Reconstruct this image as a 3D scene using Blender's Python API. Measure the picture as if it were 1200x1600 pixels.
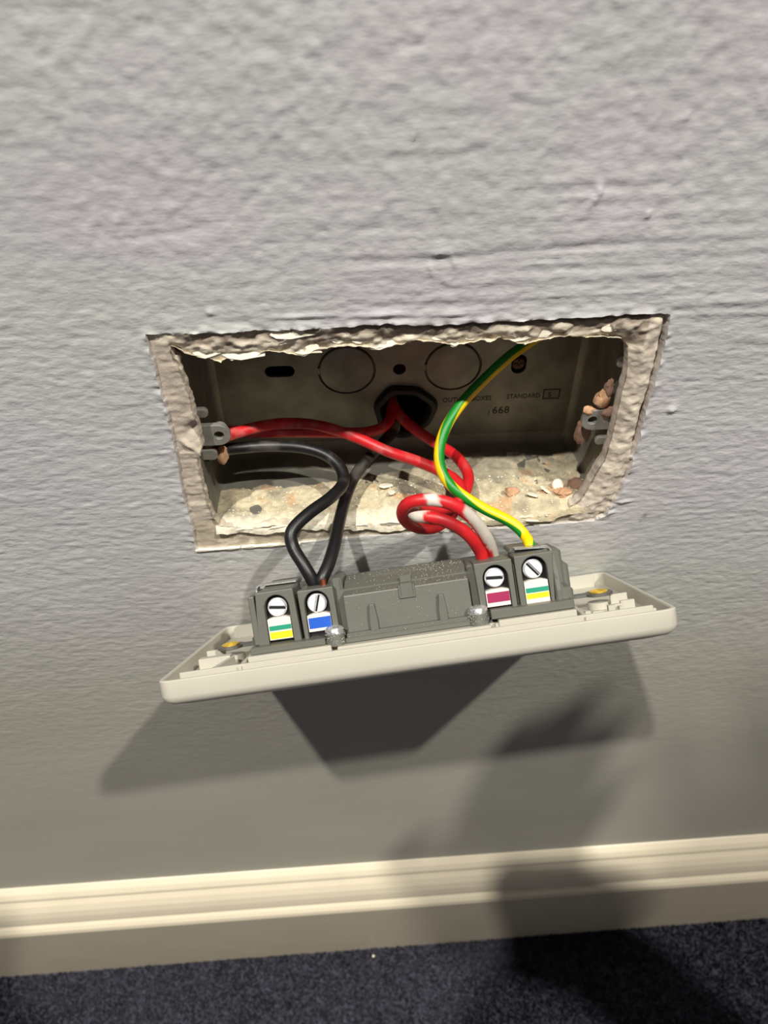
import bpy, bmesh, math, random
import numpy as np
from mathutils import Vector, Matrix, Euler
from math import radians as rad, pi, sin, cos

# ------------------------------------------------------------------ scene, camera, light
S = 0.001                                    # all numbers below are millimetres
random.seed(7); np.random.seed(7)
scn = bpy.context.scene
COL = scn.collection
for o in list(bpy.data.objects): bpy.data.objects.remove(o)

cam_d = bpy.data.cameras.new('camera'); cam = bpy.data.objects.new('camera', cam_d); COL.objects.link(cam)
cam.location = (-0.0216026, -0.198241, 0.1667759)
cam.rotation_euler = (rad(45.16457), rad(0.14924), rad(-4.03887))
cam_d.sensor_fit = 'AUTO'; cam_d.sensor_width = 36; cam_d.lens = 1287.166/1600*36
cam_d.clip_start = 0.005; cam_d.clip_end = 20
cam_d.dof.use_dof = True; cam_d.dof.focus_distance = 0.262; cam_d.dof.aperture_fstop = 17.0
scn.camera = cam

world = bpy.data.worlds.new('world'); scn.world = world; world.use_nodes = True
bg = world.node_tree.nodes['Background']
bg.inputs['Color'].default_value = (0.90, 0.86, 0.92, 1); bg.inputs['Strength'].default_value = 0.15

CEIL = 1985.0
LAMPS = [('warm', 737, -820, (1.0, 0.955, 0.87), 1.0), ('cool', -547, -816, (1.0, 0.96, 0.89), 1.0)]
LAMP_W = 33.5
scn.view_settings.view_transform = 'Standard'; scn.view_settings.look = 'None'
scn.view_settings.exposure = 0.0; scn.view_settings.gamma = 1.0
scn.view_settings.use_curve_mapping = False

# ------------------------------------------------------------------ helpers
def srgb(r, g, b):
    f = lambda c: (c/12.92 if c <= 0.04045 else ((c+0.055)/1.055)**2.4)
    return (f(r/255), f(g/255), f(b/255))

def mat(name, col, rough=0.5, metal=0.0, var=0.0, vscale=200.0, bump=0.0, bscale=800.0, attr=None, stretch=(1,1,1), spec=0.5, coat=0.0):
    """procedural material: base colour (or vertex colour) x noise, plus fine bump; texture in object metres"""
    m = bpy.data.materials.new(name); m.use_nodes = True
    nt = m.node_tree; N = nt.nodes; L = nt.links
    b = N['Principled BSDF']
    b.inputs['Roughness'].default_value = rough; b.inputs['Metallic'].default_value = metal
    b.inputs['Specular IOR Level'].default_value = spec
    if coat: b.inputs['Coat Weight'].default_value = coat; b.inputs['Coat Roughness'].default_value = 0.15
    tc = N.new('ShaderNodeTexCoord'); mp = N.new('ShaderNodeMapping'); mp.inputs['Scale'].default_value = stretch
    L.new(tc.outputs['Object'], mp.inputs['Vector'])
    if attr:
        src = N.new('ShaderNodeVertexColor'); src.layer_name = attr; out = src.outputs['Color']
    else:
        src = N.new('ShaderNodeRGB'); src.outputs[0].default_value = (*col, 1); out = src.outputs[0]
    nz = N.new('ShaderNodeTexNoise'); nz.inputs['Scale'].default_value = vscale; nz.inputs['Detail'].default_value = 5
    L.new(mp.outputs[0], nz.inputs['Vector'])
    mr = N.new('ShaderNodeMapRange'); mr.inputs['From Min'].default_value = 0.25; mr.inputs['From Max'].default_value = 0.75
    mr.inputs['To Min'].default_value = 1-var; mr.inputs['To Max'].default_value = 1+var
    L.new(nz.outputs[0], mr.inputs['Value'])
    mx = N.new('ShaderNodeVectorMath'); mx.operation = 'SCALE'
    L.new(out, mx.inputs[0]); L.new(mr.outputs[0], mx.inputs['Scale'])
    L.new(mx.outputs[0], b.inputs['Base Color'])
    if bump:
        n2 = N.new('ShaderNodeTexNoise'); n2.inputs['Scale'].default_value = bscale; n2.inputs['Detail'].default_value = 4
        L.new(mp.outputs[0], n2.inputs['Vector'])
        bp = N.new('ShaderNodeBump'); bp.inputs['Distance'].default_value = bump*S; bp.inputs['Strength'].default_value = 1
        L.new(n2.outputs[0], bp.inputs['Height']); L.new(bp.outputs[0], b.inputs['Normal'])
    return m

M = {}
M['paint']   = mat('grey_wall_paint', srgb(190,186,184), .62, attr='Col', var=.05, vscale=30, bump=.34, bscale=560, stretch=(.45,1,1))
_nt = M['paint'].node_tree; _bp = [q for q in _nt.nodes if q.type == 'BUMP'][0]; _vc = [q for q in _nt.nodes if q.type == 'VERTEX_COLOR'][0]
_nt.links.new(_vc.outputs['Alpha'], _bp.inputs['Strength'])
M['plaster'] = mat('old_plaster', srgb(190,180,165), .85, attr='Col', var=.13, vscale=350, bump=.22, bscale=700)
M['flake']   = mat('white_plaster_chip', srgb(236,228,208), .8, var=.08, vscale=400, bump=.12, bscale=900)
M['dust']    = mat('plaster_dust', srgb(220,208,175), .95, attr='Col', var=.16, vscale=600, bump=.35, bscale=900)
M['zinc']    = mat('dull_galvanised_steel', srgb(130,128,118), .5, .5, var=.35, vscale=90, bump=.05, bscale=300)
M['zinc2']   = mat('galvanised_lug_steel', srgb(160,158,150), .42, .5, var=.2, vscale=300, bump=.05, bscale=500)
M['stamp']   = mat('stamped_dark_steel', srgb(50,49,46), .6, .4, var=.2)
M['rubber']  = mat('black_rubber', srgb(22,22,23), .5, var=.3, vscale=400, bump=.1, bscale=500)
M['brick']   = mat('dark_masonry', srgb(70,58,50), .95, var=.4, vscale=60, bump=.6, bscale=120)
M['rust']    = mat('rusty_screw', srgb(88,52,44), .55, .3, var=.3, vscale=500, bump=.1)
M['tan']     = mat('tan_mortar', srgb(196,154,118), .9, var=.2, vscale=500, bump=.3, bscale=700)
M['brown']   = mat('brown_mortar', srgb(140,110,92), .9, var=.2, vscale=400, bump=.3, bscale=600)
M['white']   = mat('white_moulded_plastic', srgb(185,181,167), .36, var=.02, vscale=100, bump=.01, bscale=900)
M['grey']    = mat('grey_moulded_plastic', srgb(96,97,89), .42, var=.05, vscale=150, bump=.03, bscale=1500)
M['greyd']   = mat('dark_slot_shade', srgb(16,16,17), .35)  # near-black standing in for shade inside slots and terminals
M['screw']   = mat('bright_zinc_screw', srgb(232,234,238), .28, .25, var=.12, vscale=900, bump=.03, bscale=900)
M['steel']   = mat('bright_steel', srgb(205,205,205), .22, .75, var=.2, vscale=600, bump=.15, bscale=1200)
M['steeld']  = mat('grey_steel_strip', srgb(120,120,116), .4, .7, var=.15, vscale=300)
M['brass']   = mat('brass', srgb(236,200,84), .3, .6, var=.1)
M['tagw']    = mat('tag_white', srgb(226,218,206), .5)
M['tagg']    = mat('tag_green', srgb(20,142,112), .5)
M['tagy']    = mat('tag_yellow', srgb(250,208,10), .5)
M['tagb']    = mat('tag_blue', srgb(14,84,190), .5)
M['tagr']    = mat('tag_crimson', srgb(150,24,78), .5)
M['speck']   = mat('pale_dust_speck', srgb(235,232,225), .3, spec=.8)
M['pvc']     = mat('pvc_insulation', (1,1,1), .42, attr='Col', var=.08, vscale=350, bump=.03, bscale=900)
M['copper']  = mat('bare_copper', srgb(150,82,58), .35, .8)
M['gloss']   = mat('cream_gloss_paint', srgb(222,211,186), .36, var=.04, vscale=40, bump=.02, bscale=200)
M['carpet']  = mat('blue_grey_carpet', srgb(80,80,92), .95, attr='Col', var=.12, vscale=120)
M['carpetb'] = mat('carpet_backing', srgb(56,56,68), .98, var=.3, vscale=260, bump=.6, bscale=500)
M['ceil']    = mat('white_ceiling_paint', srgb(235,232,228), .8)
M['lens']    = bpy.data.materials.new('lamp_lens'); M['lens'].use_nodes = True
_e = M['lens'].node_tree.nodes['Principled BSDF']; _e.inputs['Emission Color'].default_value = (1,.93,.82,1); _e.inputs['Emission Strength'].default_value = 3

def link(name, me, m=None, parent=None):
    o = bpy.data.objects.new(name, me)
    if m is not None and me is not None and not me.materials: me.materials.append(m)
    if parent is not None: o.parent = parent
    COL.objects.link(o); return o

def thing(name, label, cat, loc=(0,0,0), group=None):
    o = bpy.data.objects.new(name, None); o.empty_display_size = .01
    o.location = Vector(loc)*S; COL.objects.link(o)
    return tag(o, label, cat, group)
def tag(o, label=None, cat=None, group=None, kind=None):
    if label: o['label'] = label
    if cat: o['category'] = cat
    if group: o['group'] = group
    if kind: o['kind'] = kind
    return o

def bm_obj(name, bm, m, parent=None, smooth=False, bevel=0.0, bseg=2, M4=None, angle=35):
    if M4 is not None: bm.transform(M4)
    if bevel: 
        bmesh.ops.remove_doubles(bm, verts=bm.verts, dist=1e-4)
        ed = [e for e in bm.edges if len(e.link_faces) == 2 and e.calc_face_angle(0) > rad(angle)]
        bmesh.ops.bevel(bm, geom=ed, offset=bevel, segments=bseg, affect='EDGES', profile=.5, clamp_overlap=True)
    bmesh.ops.recalc_face_normals(bm, faces=bm.faces)
    bmesh.ops.scale(bm, vec=(S,S,S), verts=bm.verts)
    me = bpy.data.meshes.new(name); bm.to_mesh(me); bm.free()
    if smooth: me.polygons.foreach_set('use_smooth', [True]*len(me.polygons))
    if smooth and hasattr(me, 'set_sharp_from_angle'): me.set_sharp_from_angle(angle=rad(40))
    return link(name, me, m, parent)

def box(bm, x0, x1, y0, y1, z0, z1, M4=None):
    vs = [bm.verts.new(v) for v in ((x0,y0,z0),(x1,y0,z0),(x1,y1,z0),(x0,y1,z0),(x0,y0,z1),(x1,y0,z1),(x1,y1,z1),(x0,y1,z1))]
    if M4 is not None:
        for v in vs: v.co = M4 @ v.co
    for f in ((0,3,2,1),(4,5,6,7),(0,1,5,4),(1,2,6,5),(2,3,7,6),(3,0,4,7)): bm.faces.new([vs[i] for i in f])
    return vs

def prism(bm, poly, a0, a1, axis='y', top=None):
    """extrude polygon; axis y: poly=(x,z); axis z: poly=(x,y); axis x: poly=(y,z). top = other polygon at a1"""
    def mk(p, a): return {'y': (p[0],a,p[1]), 'z': (p[0],p[1],a), 'x': (a,p[0],p[1])}[axis]
    top = top or poly
    A = [bm.verts.new(mk(p,a0)) for p in poly]; B = [bm.verts.new(mk(p,a1)) for p in top]
    n = len(poly)
    for i in range(n): bm.faces.new((A[i],A[(i+1)%n],B[(i+1)%n],B[i]))
    bm.faces.new(A[::-1]); bm.faces.new(B)

def circ(cx, cy, r, n=24, a0=0, a1=2*pi, close=True):
    k = n if close else n-1
    return [(cx+r*cos(a0+(a1-a0)*i/k), cy+r*sin(a0+(a1-a0)*i/k)) for i in range(n)]
def rrect(x0, x1, y0, y1, r, n=6):
    pts = []
    for cx, cy, a in ((x1-r,y1-r,0),(x0+r,y1-r,pi/2),(x0+r,y0+r,pi),(x1-r,y0+r,1.5*pi)):
        pts += [(cx+r*cos(a+i*pi/2/n), cy+r*sin(a+i*pi/2/n)) for i in range(n+1)]
    return pts

def fill_plate(outer, holes, y0, y1):
    """flat plate in xz with holes, from y0 to y1"""
    bm = bmesh.new(); E = []
    for loop in [outer]+holes:
        vs = [bm.verts.new((p[0], y0, p[1])) for p in loop]
        E += [bm.edges.new((vs[i], vs[(i+1)%len(vs)])) for i in range(len(vs))]
    bmesh.ops.triangle_fill(bm, use_beauty=True, use_dissolve=False, edges=E)
    r = bmesh.ops.extrude_face_region(bm, geom=list(bm.faces))
    for v in r['geom']:
        if isinstance(v, bmesh.types.BMVert): v.co.y = y1
    return bm

# numpy value noise
def vnoise(P, seed=0):
    P = np.asarray(P, float); I = np.floor(P).astype(np.int64); F = P-I; F = F*F*F*(F*(F*6-15)+10)
    d = P.shape[1]; out = np.zeros(len(P))
    K = np.array([374761393, 668265263, 2147483647, 1274126177][:d], dtype=np.int64)
    for c in range(2**d):
        b = np.array([(c >> k) & 1 for k in range(d)])
        h = ((I+b)*K).sum(1) + seed*144269
        h = (h ^ (h >> 13))*1274126177; h &= 0xffffffff; h ^= h >> 16; h = (h*2246822519) & 0xffffffff; h ^= h >> 13
        out += np.where(b == 1, F, 1-F).prod(1)*(h/4294967295.0)
    return out*2-1
def fbm(P, seed=0, oct=4, gain=.5):
    P = np.asarray(P, float); a = 1; s = 0; t = 0
    for k in range(oct): s = s+a*vnoise(P*(2.03**k)+17.3*k, seed+k*7); t += a; a *= gain
    return s/t
def sstep(a, b, x): t = np.clip((x-a)/(b-a), 0, 1); return t*t*(3-2*t)

def poly_sd(P, poly):
    """signed distance (positive outside) and closest point"""
    Q = np.asarray(poly, float); n = len(Q); best = np.full(len(P), 1e9); cp = np.zeros_like(P); ins = np.zeros(len(P), bool)
    for i in range(n):
        a, b = Q[i], Q[(i+1)%n]; ab = b-a
        t = np.clip(((P-a)@ab)/(ab@ab+1e-12), 0, 1); c = a+t[:,None]*ab; d = np.linalg.norm(P-c, axis=1)
        k = d < best; best[k] = d[k]; cp[k] = c[k]
        cr = ((a[1] > P[:,1]) != (b[1] > P[:,1])) & (P[:,0] < (b[0]-a[0])*(P[:,1]-a[1])/(b[1]-a[1]+1e-12)+a[0]); ins ^= cr
    return np.where(ins, -best, best), cp

def resample(poly, step, jitter=0.0, seed=1):
    Q = np.asarray(poly, float); out = []
    for i in range(len(Q)):
        a, b = Q[i], Q[(i+1)%len(Q)]; L = np.linalg.norm(b-a); n = max(1, int(round(L/step)))
        for k in range(n): out.append(a+(b-a)*k/n)
    out = np.array(out)
    if jitter:
        d = np.roll(out,-1,0)-np.roll(out,1,0); nrm = np.stack([d[:,1],-d[:,0]],1)/(np.linalg.norm(d,axis=1)[:,None]+1e-9)
        amp = (fbm(out/2.2, seed, 3)*jitter + vnoise(out/.8, seed+50)*jitter*.35)*np.where((out[:,0] > 57)&(jitter > .5), .3, 1)
        out = out+nrm*amp[:,None]
    return out

def np_mesh(name, V, F, m, parent=None, col=None, smooth=True):
    V = np.asarray(V, float)*S; F = np.asarray(F, dtype=np.int32)
    me = bpy.data.meshes.new(name)
    me.vertices.add(len(V)); me.vertices.foreach_set('co', V.ravel())
    k = F.shape[1]
    me.loops.add(len(F)*k); me.loops.foreach_set('vertex_index', F.ravel())
    me.polygons.add(len(F)); me.polygons.foreach_set('loop_start', np.arange(0, len(F)*k, k, dtype=np.int32))
    me.polygons.foreach_set('use_smooth', np.full(len(F), smooth))
    me.update(calc_edges=True); me.validate()
    if col is not None:
        a = me.color_attributes.new('Col', 'FLOAT_COLOR', 'POINT')
        a.data.foreach_set('color', (np.concatenate([col, np.ones((len(col),1))],1) if col.shape[1] == 3 else col).astype(np.float32).ravel())
    return link(name, me, m, parent)

def compact(V, F, *extra):
    u, inv = np.unique(F, return_inverse=True)
    return (V[u], inv.reshape(F.shape)) + tuple(e[u] for e in extra)

def mixc(a, b, t): return a*(1-t)[:,None]+np.asarray(b)*t[:,None]

# ------------------------------------------------------------------ wall with the socket opening
OPEN = [(-67.1,37.8),(-64.2,35.3),(-54.3,32.0),(-52.6,33.2),(-45.3,32.9),(-41.5,34.8),(-36.1,33.9),(-30.6,32.8),(-27.0,34.6),(-19.3,35.5),(-11.0,34.4),(-7.5,34.0),(-3.8,35.1),(0.0,36.6),(7,35.6),(12,34.2),(15.5,34.9),(20.4,35.6),(22.7,34.7),(25.4,36.3),(32.7,33.3),(36.9,34.9),(45.3,35.7),(56.3,34.8),(60.8,34.1),(63.0,31.6),(64.4,23.3),(64.4,12.3),(64.7,-1.4),(64.3,-11.7),(62.2,-18.1),(59.3,-29.4),(54.7,-35.3),(41.5,-37.0),(23.5,-37.6),(9.9,-37.9),(-3.1,-37.4),(-22.8,-35.6),(-34.4,-35.0),(-46.2,-34.6),(-55.5,-35.6),(-63.5,-33.2),(-65.4,-28.4),(-66.0,-21.5),(-66.3,-13.7),(-66.1,-2.3),(-63.8,2.5),(-64.2,12.1),(-64.5,18.6),(-65.3,29.1),(-66.9,35.0)]
OUTL = [(-73.2,42.6),(-73.1,39.9),(-73.1,28.1),(-72.6,14.2),(-72.8,-0.8),(-73.7,-17.2),(-73.1,-32.2),(-74.0,-44.2),(-53.0,-44.9),(-37.3,-43.8),(-17.1,-42.6),(14.3,-42.0),(48.3,-41.6),(66.0,-40.5),(69.5,-38.0),(72.6,-27.4),(73.9,-15.8),(74.0,3.2),(74.1,20.3),(73.8,33.8),(73.2,42.3),(64.2,43.1),(53.3,42.8),(28.0,42.3),(6.4,41.9),(-7.9,43.0),(-25.7,42.4),(-43.3,42.4),(-60.8,42.2)]
OPENr = resample(OPEN, .6, .55, 3)
OUTLr = resample(OUTL, .6, .35, 9)

def axis(parts):
    out = []
    for a, b, st in parts:
        n = max(1, int(round((b-a)/st))); out += [a+(b-a)*k/n for k in range(n)]
    out.append(parts[-1][1]); return np.array(out)
gx = axis([(-1500,-409,110),(-400,-250,15),(-250,-84,1.1),(-84,84,.55),(84,250,1.1),(250,400,15),(400,1500,110)])
gz = axis([(-470,-330,10),(-330,-110,1.3),(-110,-52,1.0),(-52,52,.55),(52,145,.95),(145,240,8),(240,CEIL,150)])
X, Z = np.meshgrid(gx, gz, indexing='ij'); nx, nz = X.shape
P = np.stack([X.ravel(), Z.ravel()], 1)
near = (np.abs(P[:,0]) < 82) & (np.abs(P[:,1]) < 50)
sdO = np.full(len(P), 99.0); sdI = np.full(len(P), 99.0)
idx = np.where(near)[0]
d1, c1 = poly_sd(P[idx], OUTLr); d2, c2 = poly_sd(P[idx], OPENr)
k1 = np.abs(d1) < .3; k2 = (np.abs(d2) < .32)
P[idx[k1]] = c1[k1]; P[idx[k2]] = c2[k2]
d1[k1] = 0; d2[k2] = 0
sdO[idx] = d1; sdI[idx] = d2
x, z = P[:,0], P[:,1]

# relief of the painted wall: roller stipple, brush drag lines near the opening, smoother low down
sm = sstep(-250, -60, z); top = sstep(20, 110, z)
st1 = fbm(np.stack([x/3.3, z/2.5],1), 11, 2); st2 = fbm(np.stack([x/7.5, z/1.5],1), 21, 3)
st3 = vnoise(np.stack([x/1.9, z/1.5],1), 31)
rid = 1-np.abs(fbm(np.stack([x/4.8, z/3.2],1), 41, 2))*2
hw = (.21*st1 + .13*rid)*(.45+.55*top) + .13*st2*(1-.7*top) + .07*st3
hw = hw*(.16+.84*sm)*.95
hw += .22*fbm(np.stack([x/70, z/45],1), 5, 2)*sm
drag = fbm(np.stack([x/45, z/2.2],1), 61, 2)
hw += .30*drag*np.exp(-((z-60)/28)**2)*sstep(-90,-10,-np.abs(x-40)+20)
def gauss(cx, cz, sx, sz, h, ang=0.0):
    global hw
    dx, dz = x-cx, z-cz; u = dx*cos(ang)+dz*sin(ang); v = -dx*sin(ang)+dz*cos(ang)
    hw = hw + h*np.exp(-(u/sx)**2-(v/sz)**2)
for g in ((46.2,78.5,.8,1.1,.9),(45.2,76.2,.9,.7,.8),(44.3,74.6,.6,.6,.6),                       # three nibs upper right
          (7.5,63.6,2.6,.5,.55),(10.6,60.5,.6,1.5,.5,.5),(4.6,58.5,.5,2.2,.45,.3),(8.3,55.6,1.4,.5,.5,-.6),
          (96,45.5,24,1.6,.35,.02),(105,41.5,18,1.2,.2),(30,62.5,22,.5,-.5,.03),(40,60.7,14,.5,-.45,.02),(-62,71,12,.7,-.3,.12),
          (-30,46.2,9,.6,.5,.0),(-8,45.8,7,.7,.6),(12,45.0,8,.6,.4),(82,8,1.3,1.3,.9),(70.5,-36.5,2.6,.5,.7),(75,-31.5,3.4,.4,.7,.05),
          (60,72,.5,.5,.7),(-40,64,.5,.5,.6),(-55,48.5,1,.8,.6),(-1,93,.4,.5,.6),(64,96,.4,.5,.6)):
    gauss(*g)
# paint built up round the old plate edge
edge = np.exp(-np.clip(sdO,0,99)/1.3)*(sdO >= 0)
hw += edge*(.35+.55*vnoise(np.stack([x/2.4, z/1.6],1), 71))*(z > -40)
# bare band
t_in = np.clip(-sdO/np.maximum(-sdO+sdI, .01), 0, 1)             # 0 at paint edge, 1 at the opening
band = (sdO < 0)
isT = (z > 31.5) & (np.abs(x) < 68); isR = (x > 57.5); isB = (z < -31) & ~isR; isL = (x < -57) & ~isT & ~isB
wr = fbm(np.stack([x/5.0, z/1.3],1), 81, 3); lump = fbm(np.stack([x/3.2, z/2.6],1), 91, 3); lump2 = fbm(np.stack([x/6, z/3],1), 95, 2); lump3 = fbm(np.stack([x/1.9, z/1.7],1), 97, 2)
hb = np.full(len(P), -.55)
hb = np.where(isL, -.75+.32*wr+.18*lump, hb)
hb -= 1.7*np.exp(-((x+66.3)/1.8)**2-((z-8.5-.5*(x+66))/2.0)**2)*isL; hb += .9*np.exp(-((x+66+(z+1)*.8)/1.2)**2-((z-2)/4.0)**2)*isL
hb = np.where(isT, -.5-.8*t_in+1.0*lump+.35*wr+.8*np.sin(np.clip(t_in,0,1)*pi)*sstep(-.1,.4,lump2), hb)
hb = np.where(isR, -.9+1.2*np.sin(np.clip(t_in,0,1)*pi)+.45*lump3+.35*lump-1.2*t_in**3, hb)
hb = np.where(isB, -.65+.22*wr-.9*sstep(.45,1,t_in)+.35*lump*sstep(.3,.8,t_in), hb)
crack = np.exp(-((sdO+.9)/.55)**2)*isR*sstep(-12,-2,z)*(.6+.4*lump2)
hb -= 2.6*crack
hb -= .9*np.exp(-((sdO+.7)/.7)**2)*isT*(x > -20)*(.5+.5*vnoise(np.stack([x/6, z/3],1), 99))
h = np.where(band, hb, hw)
# colours
pc = np.tile(np.array(srgb(199,199,199)), (len(P),1))
tint = fbm(np.stack([x/55, z/40],1), 101, 3)
pc = pc*(1+np.stack([.025*tint, -.02*tint, .035*tint],1)*1.3)
low = sstep(-20, -150, z); pc = mixc(pc, np.array(srgb(171,168,153)), low*.9)  # light falloff down the wall put into the paint colour, plus its olive hue
for cx, cz, sx, sz, a in ((84,-39,.8,1.5,.7),(83,-42,.4,.8,.5),(90,66,.8,.4,.3),(-205,-195,1.2,1,.4),(-204,-222,1,.8,.3)):
    pc = mixc(pc, (.16,.15,.15), a*np.exp(-((x-cx)/sx)**2-((z-cz)/sz)**2))
bc = np.tile(np.array(srgb(192,179,165)), (len(P),1))
bc = np.where(isR[:,None], np.array(srgb(204,191,177)), bc); bc = np.where(isB[:,None], np.array(srgb(186,174,154)), bc); bc = np.where(isT[:,None], np.array(srgb(160,146,130)), bc)
bc = bc*(1+.10*lump[:,None])
wht = sstep(.05,.35, lump2+.35*lump+ (t_in-.50)*1.3)*isT
wht = np.maximum(wht, sstep(.25,.5,lump2+.8*(t_in-.45))*isB)
wht = np.maximum(wht, .8*sstep(.2,.45,lump2-.55+.75*t_in)*isL)
wht = np.maximum(wht, np.exp(-((x+66+ (z+1)*.8)/3.2)**2-((z-1)/3.5)**2)*isL*.8)
wht = np.maximum(wht, .6*sstep(-.1,.4,lump3+.5*lump)*isR)
wht = np.maximum(wht, sstep(0,.2,1-np.hypot((x+68.5)/3.2,(z-40.5)/2.2))*.9)
wht = np.maximum(wht, sstep(0,.2,1-np.hypot((x+62)/4.2,(z+41.6)/1.8+.3*lump))*.8)
bc = mixc(bc, srgb(232,222,200), wht*.85)
grime = np.exp(-((sdO+1.2)/1.0)**2)*(isT*sstep(-45,10,x)+.35*isT)*(.65+.5*lump)
grime = np.maximum(grime, .9*crack); grime = np.maximum(grime, .8*np.exp(-(sdO/.5)**2)*isR*(z < -18)*(.5+.8*lump2))
grime = np.maximum(grime, .5*isR*(z > 34)*sstep(0,.5,lump2+.2)); grime = np.maximum(grime, .6*isB*(x > 0)*np.exp(-((sdO+1.2)/1.0)**2)*(.5+lump))
bc = mixc(bc, srgb(62,52,44), np.clip(grime,0,1)*.85)
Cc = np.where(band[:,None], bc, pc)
V = np.stack([x, -h, z], 1)
ii, jj = np.meshgrid(np.arange(nx-1), np.arange(nz-1), indexing='ij')
q = np.stack([ii*nz+jj, (ii+1)*nz+jj, (ii+1)*nz+jj+1, ii*nz+jj+1], -1).reshape(-1,4)
cI = sdI[q]; cO = sdO[q]
hole = (cI <= 0).all(1); inner = (cO <= 0).all(1) & ~hole
Ca = np.concatenate([Cc, (np.clip(.12+.88*sstep(-230,-90,z),0,1)*(1-.55*top))[:,None]], 1)
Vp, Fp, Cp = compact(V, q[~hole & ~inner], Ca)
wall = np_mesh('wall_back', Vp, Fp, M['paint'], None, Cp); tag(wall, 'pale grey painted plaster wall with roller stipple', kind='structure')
Cb = Cc.copy(); eb = (sdO >= 0); Cb[eb] = mixc(Cc[eb], srgb(215,208,200), np.full(eb.sum(), .4))
Vb, Fb, Cb = compact(V, q[inner], Cb)
sur = np_mesh('plaster_surround', Vb, Fb, M['plaster'], wall, Cb)
sur['label'] = 'bare beige and white plaster band round the opening'

# returning edge of the plaster from the opening back to the metal box
n = len(OPENr); ctr = np.array([0,-1.0])
ti = np.zeros(n); rowsV = []; rowsC = []
dO, _ = poly_sd(OPENr, OUTLr)
tx, tz = OPENr[:,0], OPENr[:,1]
d = np.roll(OPENr,-1,0)-np.roll(OPENr,1,0); nrm = np.stack([d[:,1],-d[:,0]],1)/(np.linalg.norm(d,axis=1)[:,None]+1e-9)
sgn, _ = poly_sd(OPENr+nrm*.3, OPENr); nrm *= np.where(sgn > 0, 1, -1)[:,None]
lumpE = fbm(OPENr/3.2, 91, 3)
ER = 9
for r in range(ER):
    f = r/(ER-1)
    yy = np.where(tz > 31, 2.4, np.where(tx > 57, 1.8, np.where(tz < -31, 1.4, .9)))-.35
    yrow = yy*(1 if r else .2)+f*4.6
    jit = fbm(np.stack([tx/2.6, tz/2.6, np.full(n, f*2.2)],1), 15, 3)
    off = -0.25*sin(f*pi)+1.6*f**2+np.where(tx > 57,.25,.55)*jit*min(1,f*4)
    if r == 0: off = off*0+.35
    rowsV.append(np.stack([tx+nrm[:,0]*off, yrow, tz+nrm[:,1]*off],1))
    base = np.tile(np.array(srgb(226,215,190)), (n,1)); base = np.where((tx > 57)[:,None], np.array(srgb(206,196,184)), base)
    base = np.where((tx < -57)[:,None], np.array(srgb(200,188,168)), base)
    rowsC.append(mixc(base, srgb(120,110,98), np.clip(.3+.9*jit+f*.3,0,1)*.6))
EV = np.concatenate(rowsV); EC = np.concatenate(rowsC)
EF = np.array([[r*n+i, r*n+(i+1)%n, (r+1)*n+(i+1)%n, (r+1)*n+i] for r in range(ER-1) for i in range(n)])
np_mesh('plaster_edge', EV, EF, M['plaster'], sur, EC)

# masonry recess behind the wall
bm = bmesh.new()
for a in ((-84,84,58,70,-56,56),(-84,-70,5.5,58,-56,56),(70,84,5.5,58,-56,56),(-70,70,5.5,58,44,56),(-70,70,5.5,58,-56,-44)): box(bm,*a)
o = bm_obj('wall_recess', bm, M['brick'], wall)

# loose plaster chips clinging to the upper and lower lips: separate jagged thin pieces
def chip_bm(w, hgt, th, seed, npt=9, pointy=.35):
    rnd = random.Random(seed); bm = bmesh.new(); pts = []
    for k in range(npt):
        a = 2*pi*k/npt; r = 1-pointy*rnd.random(); pts.append((w/2*r*cos(a), hgt/2*r*sin(a)))
    prism(bm, pts, -th/2, th/2, 'y', [(p[0]*.86+rnd.uniform(-.1,.1), p[1]*.86) for p in pts])
    for v in bm.verts: v.co.y += .12*w*((v.co.x/w)**2)*rnd.uniform(.5,1.5)+rnd.uniform(-.06,.06)
    return bm
def chip(name, w, hgt, th, seed, loc, rot, m, parent=None, **k):
    bm = chip_bm(w, hgt, th, seed, **k)
    bm.transform(Matrix.Translation(Vector(loc)) @ Euler([rad(a) for a in rot]).to_matrix().to_4x4()) if parent is not None else None
    o = bm_obj(name, bm, m, parent, bevel=.08, bseg=1)
    if parent is None: o.location = Vector(loc)*S; o.rotation_euler = [rad(a) for a in rot]
    return o
CH = [(-58,35.6,9,4.2,0),(-47.5,34.6,12,4.8,1),(-50.8,33.6,4,3,2),(-36.4,38.2,6,2.4,3),(-30.0,35.2,9.5,4.2,4),(-33,41.0,13,4.2,5),(-20.5,36.9,4.2,1.6,6),(-15.5,36.6,3.8,1.8,7),(-8.5,35.5,8.5,3.6,8),(-13,37.4,5,2,9),(12.2,35.6,2.6,4.2,10),(8.5,36.8,5,2.2,11),(17,36.8,3.6,2.4,12),(30.5,36.8,9.5,4.6,13),(37,37.4,8,3.6,14),(49,36.0,7,1.4,15),(57,38,6,2.2,16)]
for cx, cz, w, hh, s in CH:
    chip('plaster_flake', w*1.25, hh*1.15, 1.0, 100+s, (cx, 1.6 if cz < 37.5 else .8, cz), (random.uniform(-25,5)-12, random.uniform(-8,8), random.uniform(-6,6)), M['flake'], sur, npt=11)
for cx, cz, w, hh, s in ((-24,-37.4,9,2.6,21),(-16,-37.0,6,2.2,22),(-6,-36.8,8,3,23),(-44,-36,10,2.6,24),(-56,-36.2,8,2.6,25),(0.5,-39,5,2.4,26)):
    chip('plaster_flake', w, hh, .8, 100+s, (cx, .25, cz), (12, random.uniform(-8,8), 0), M['flake'], sur, npt=11)
chip('plaster_flake', 3.8, .9, .5, 140, (-26.6,-.7,-39.0), (0,-55,0), M['flake'], sur)
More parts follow.
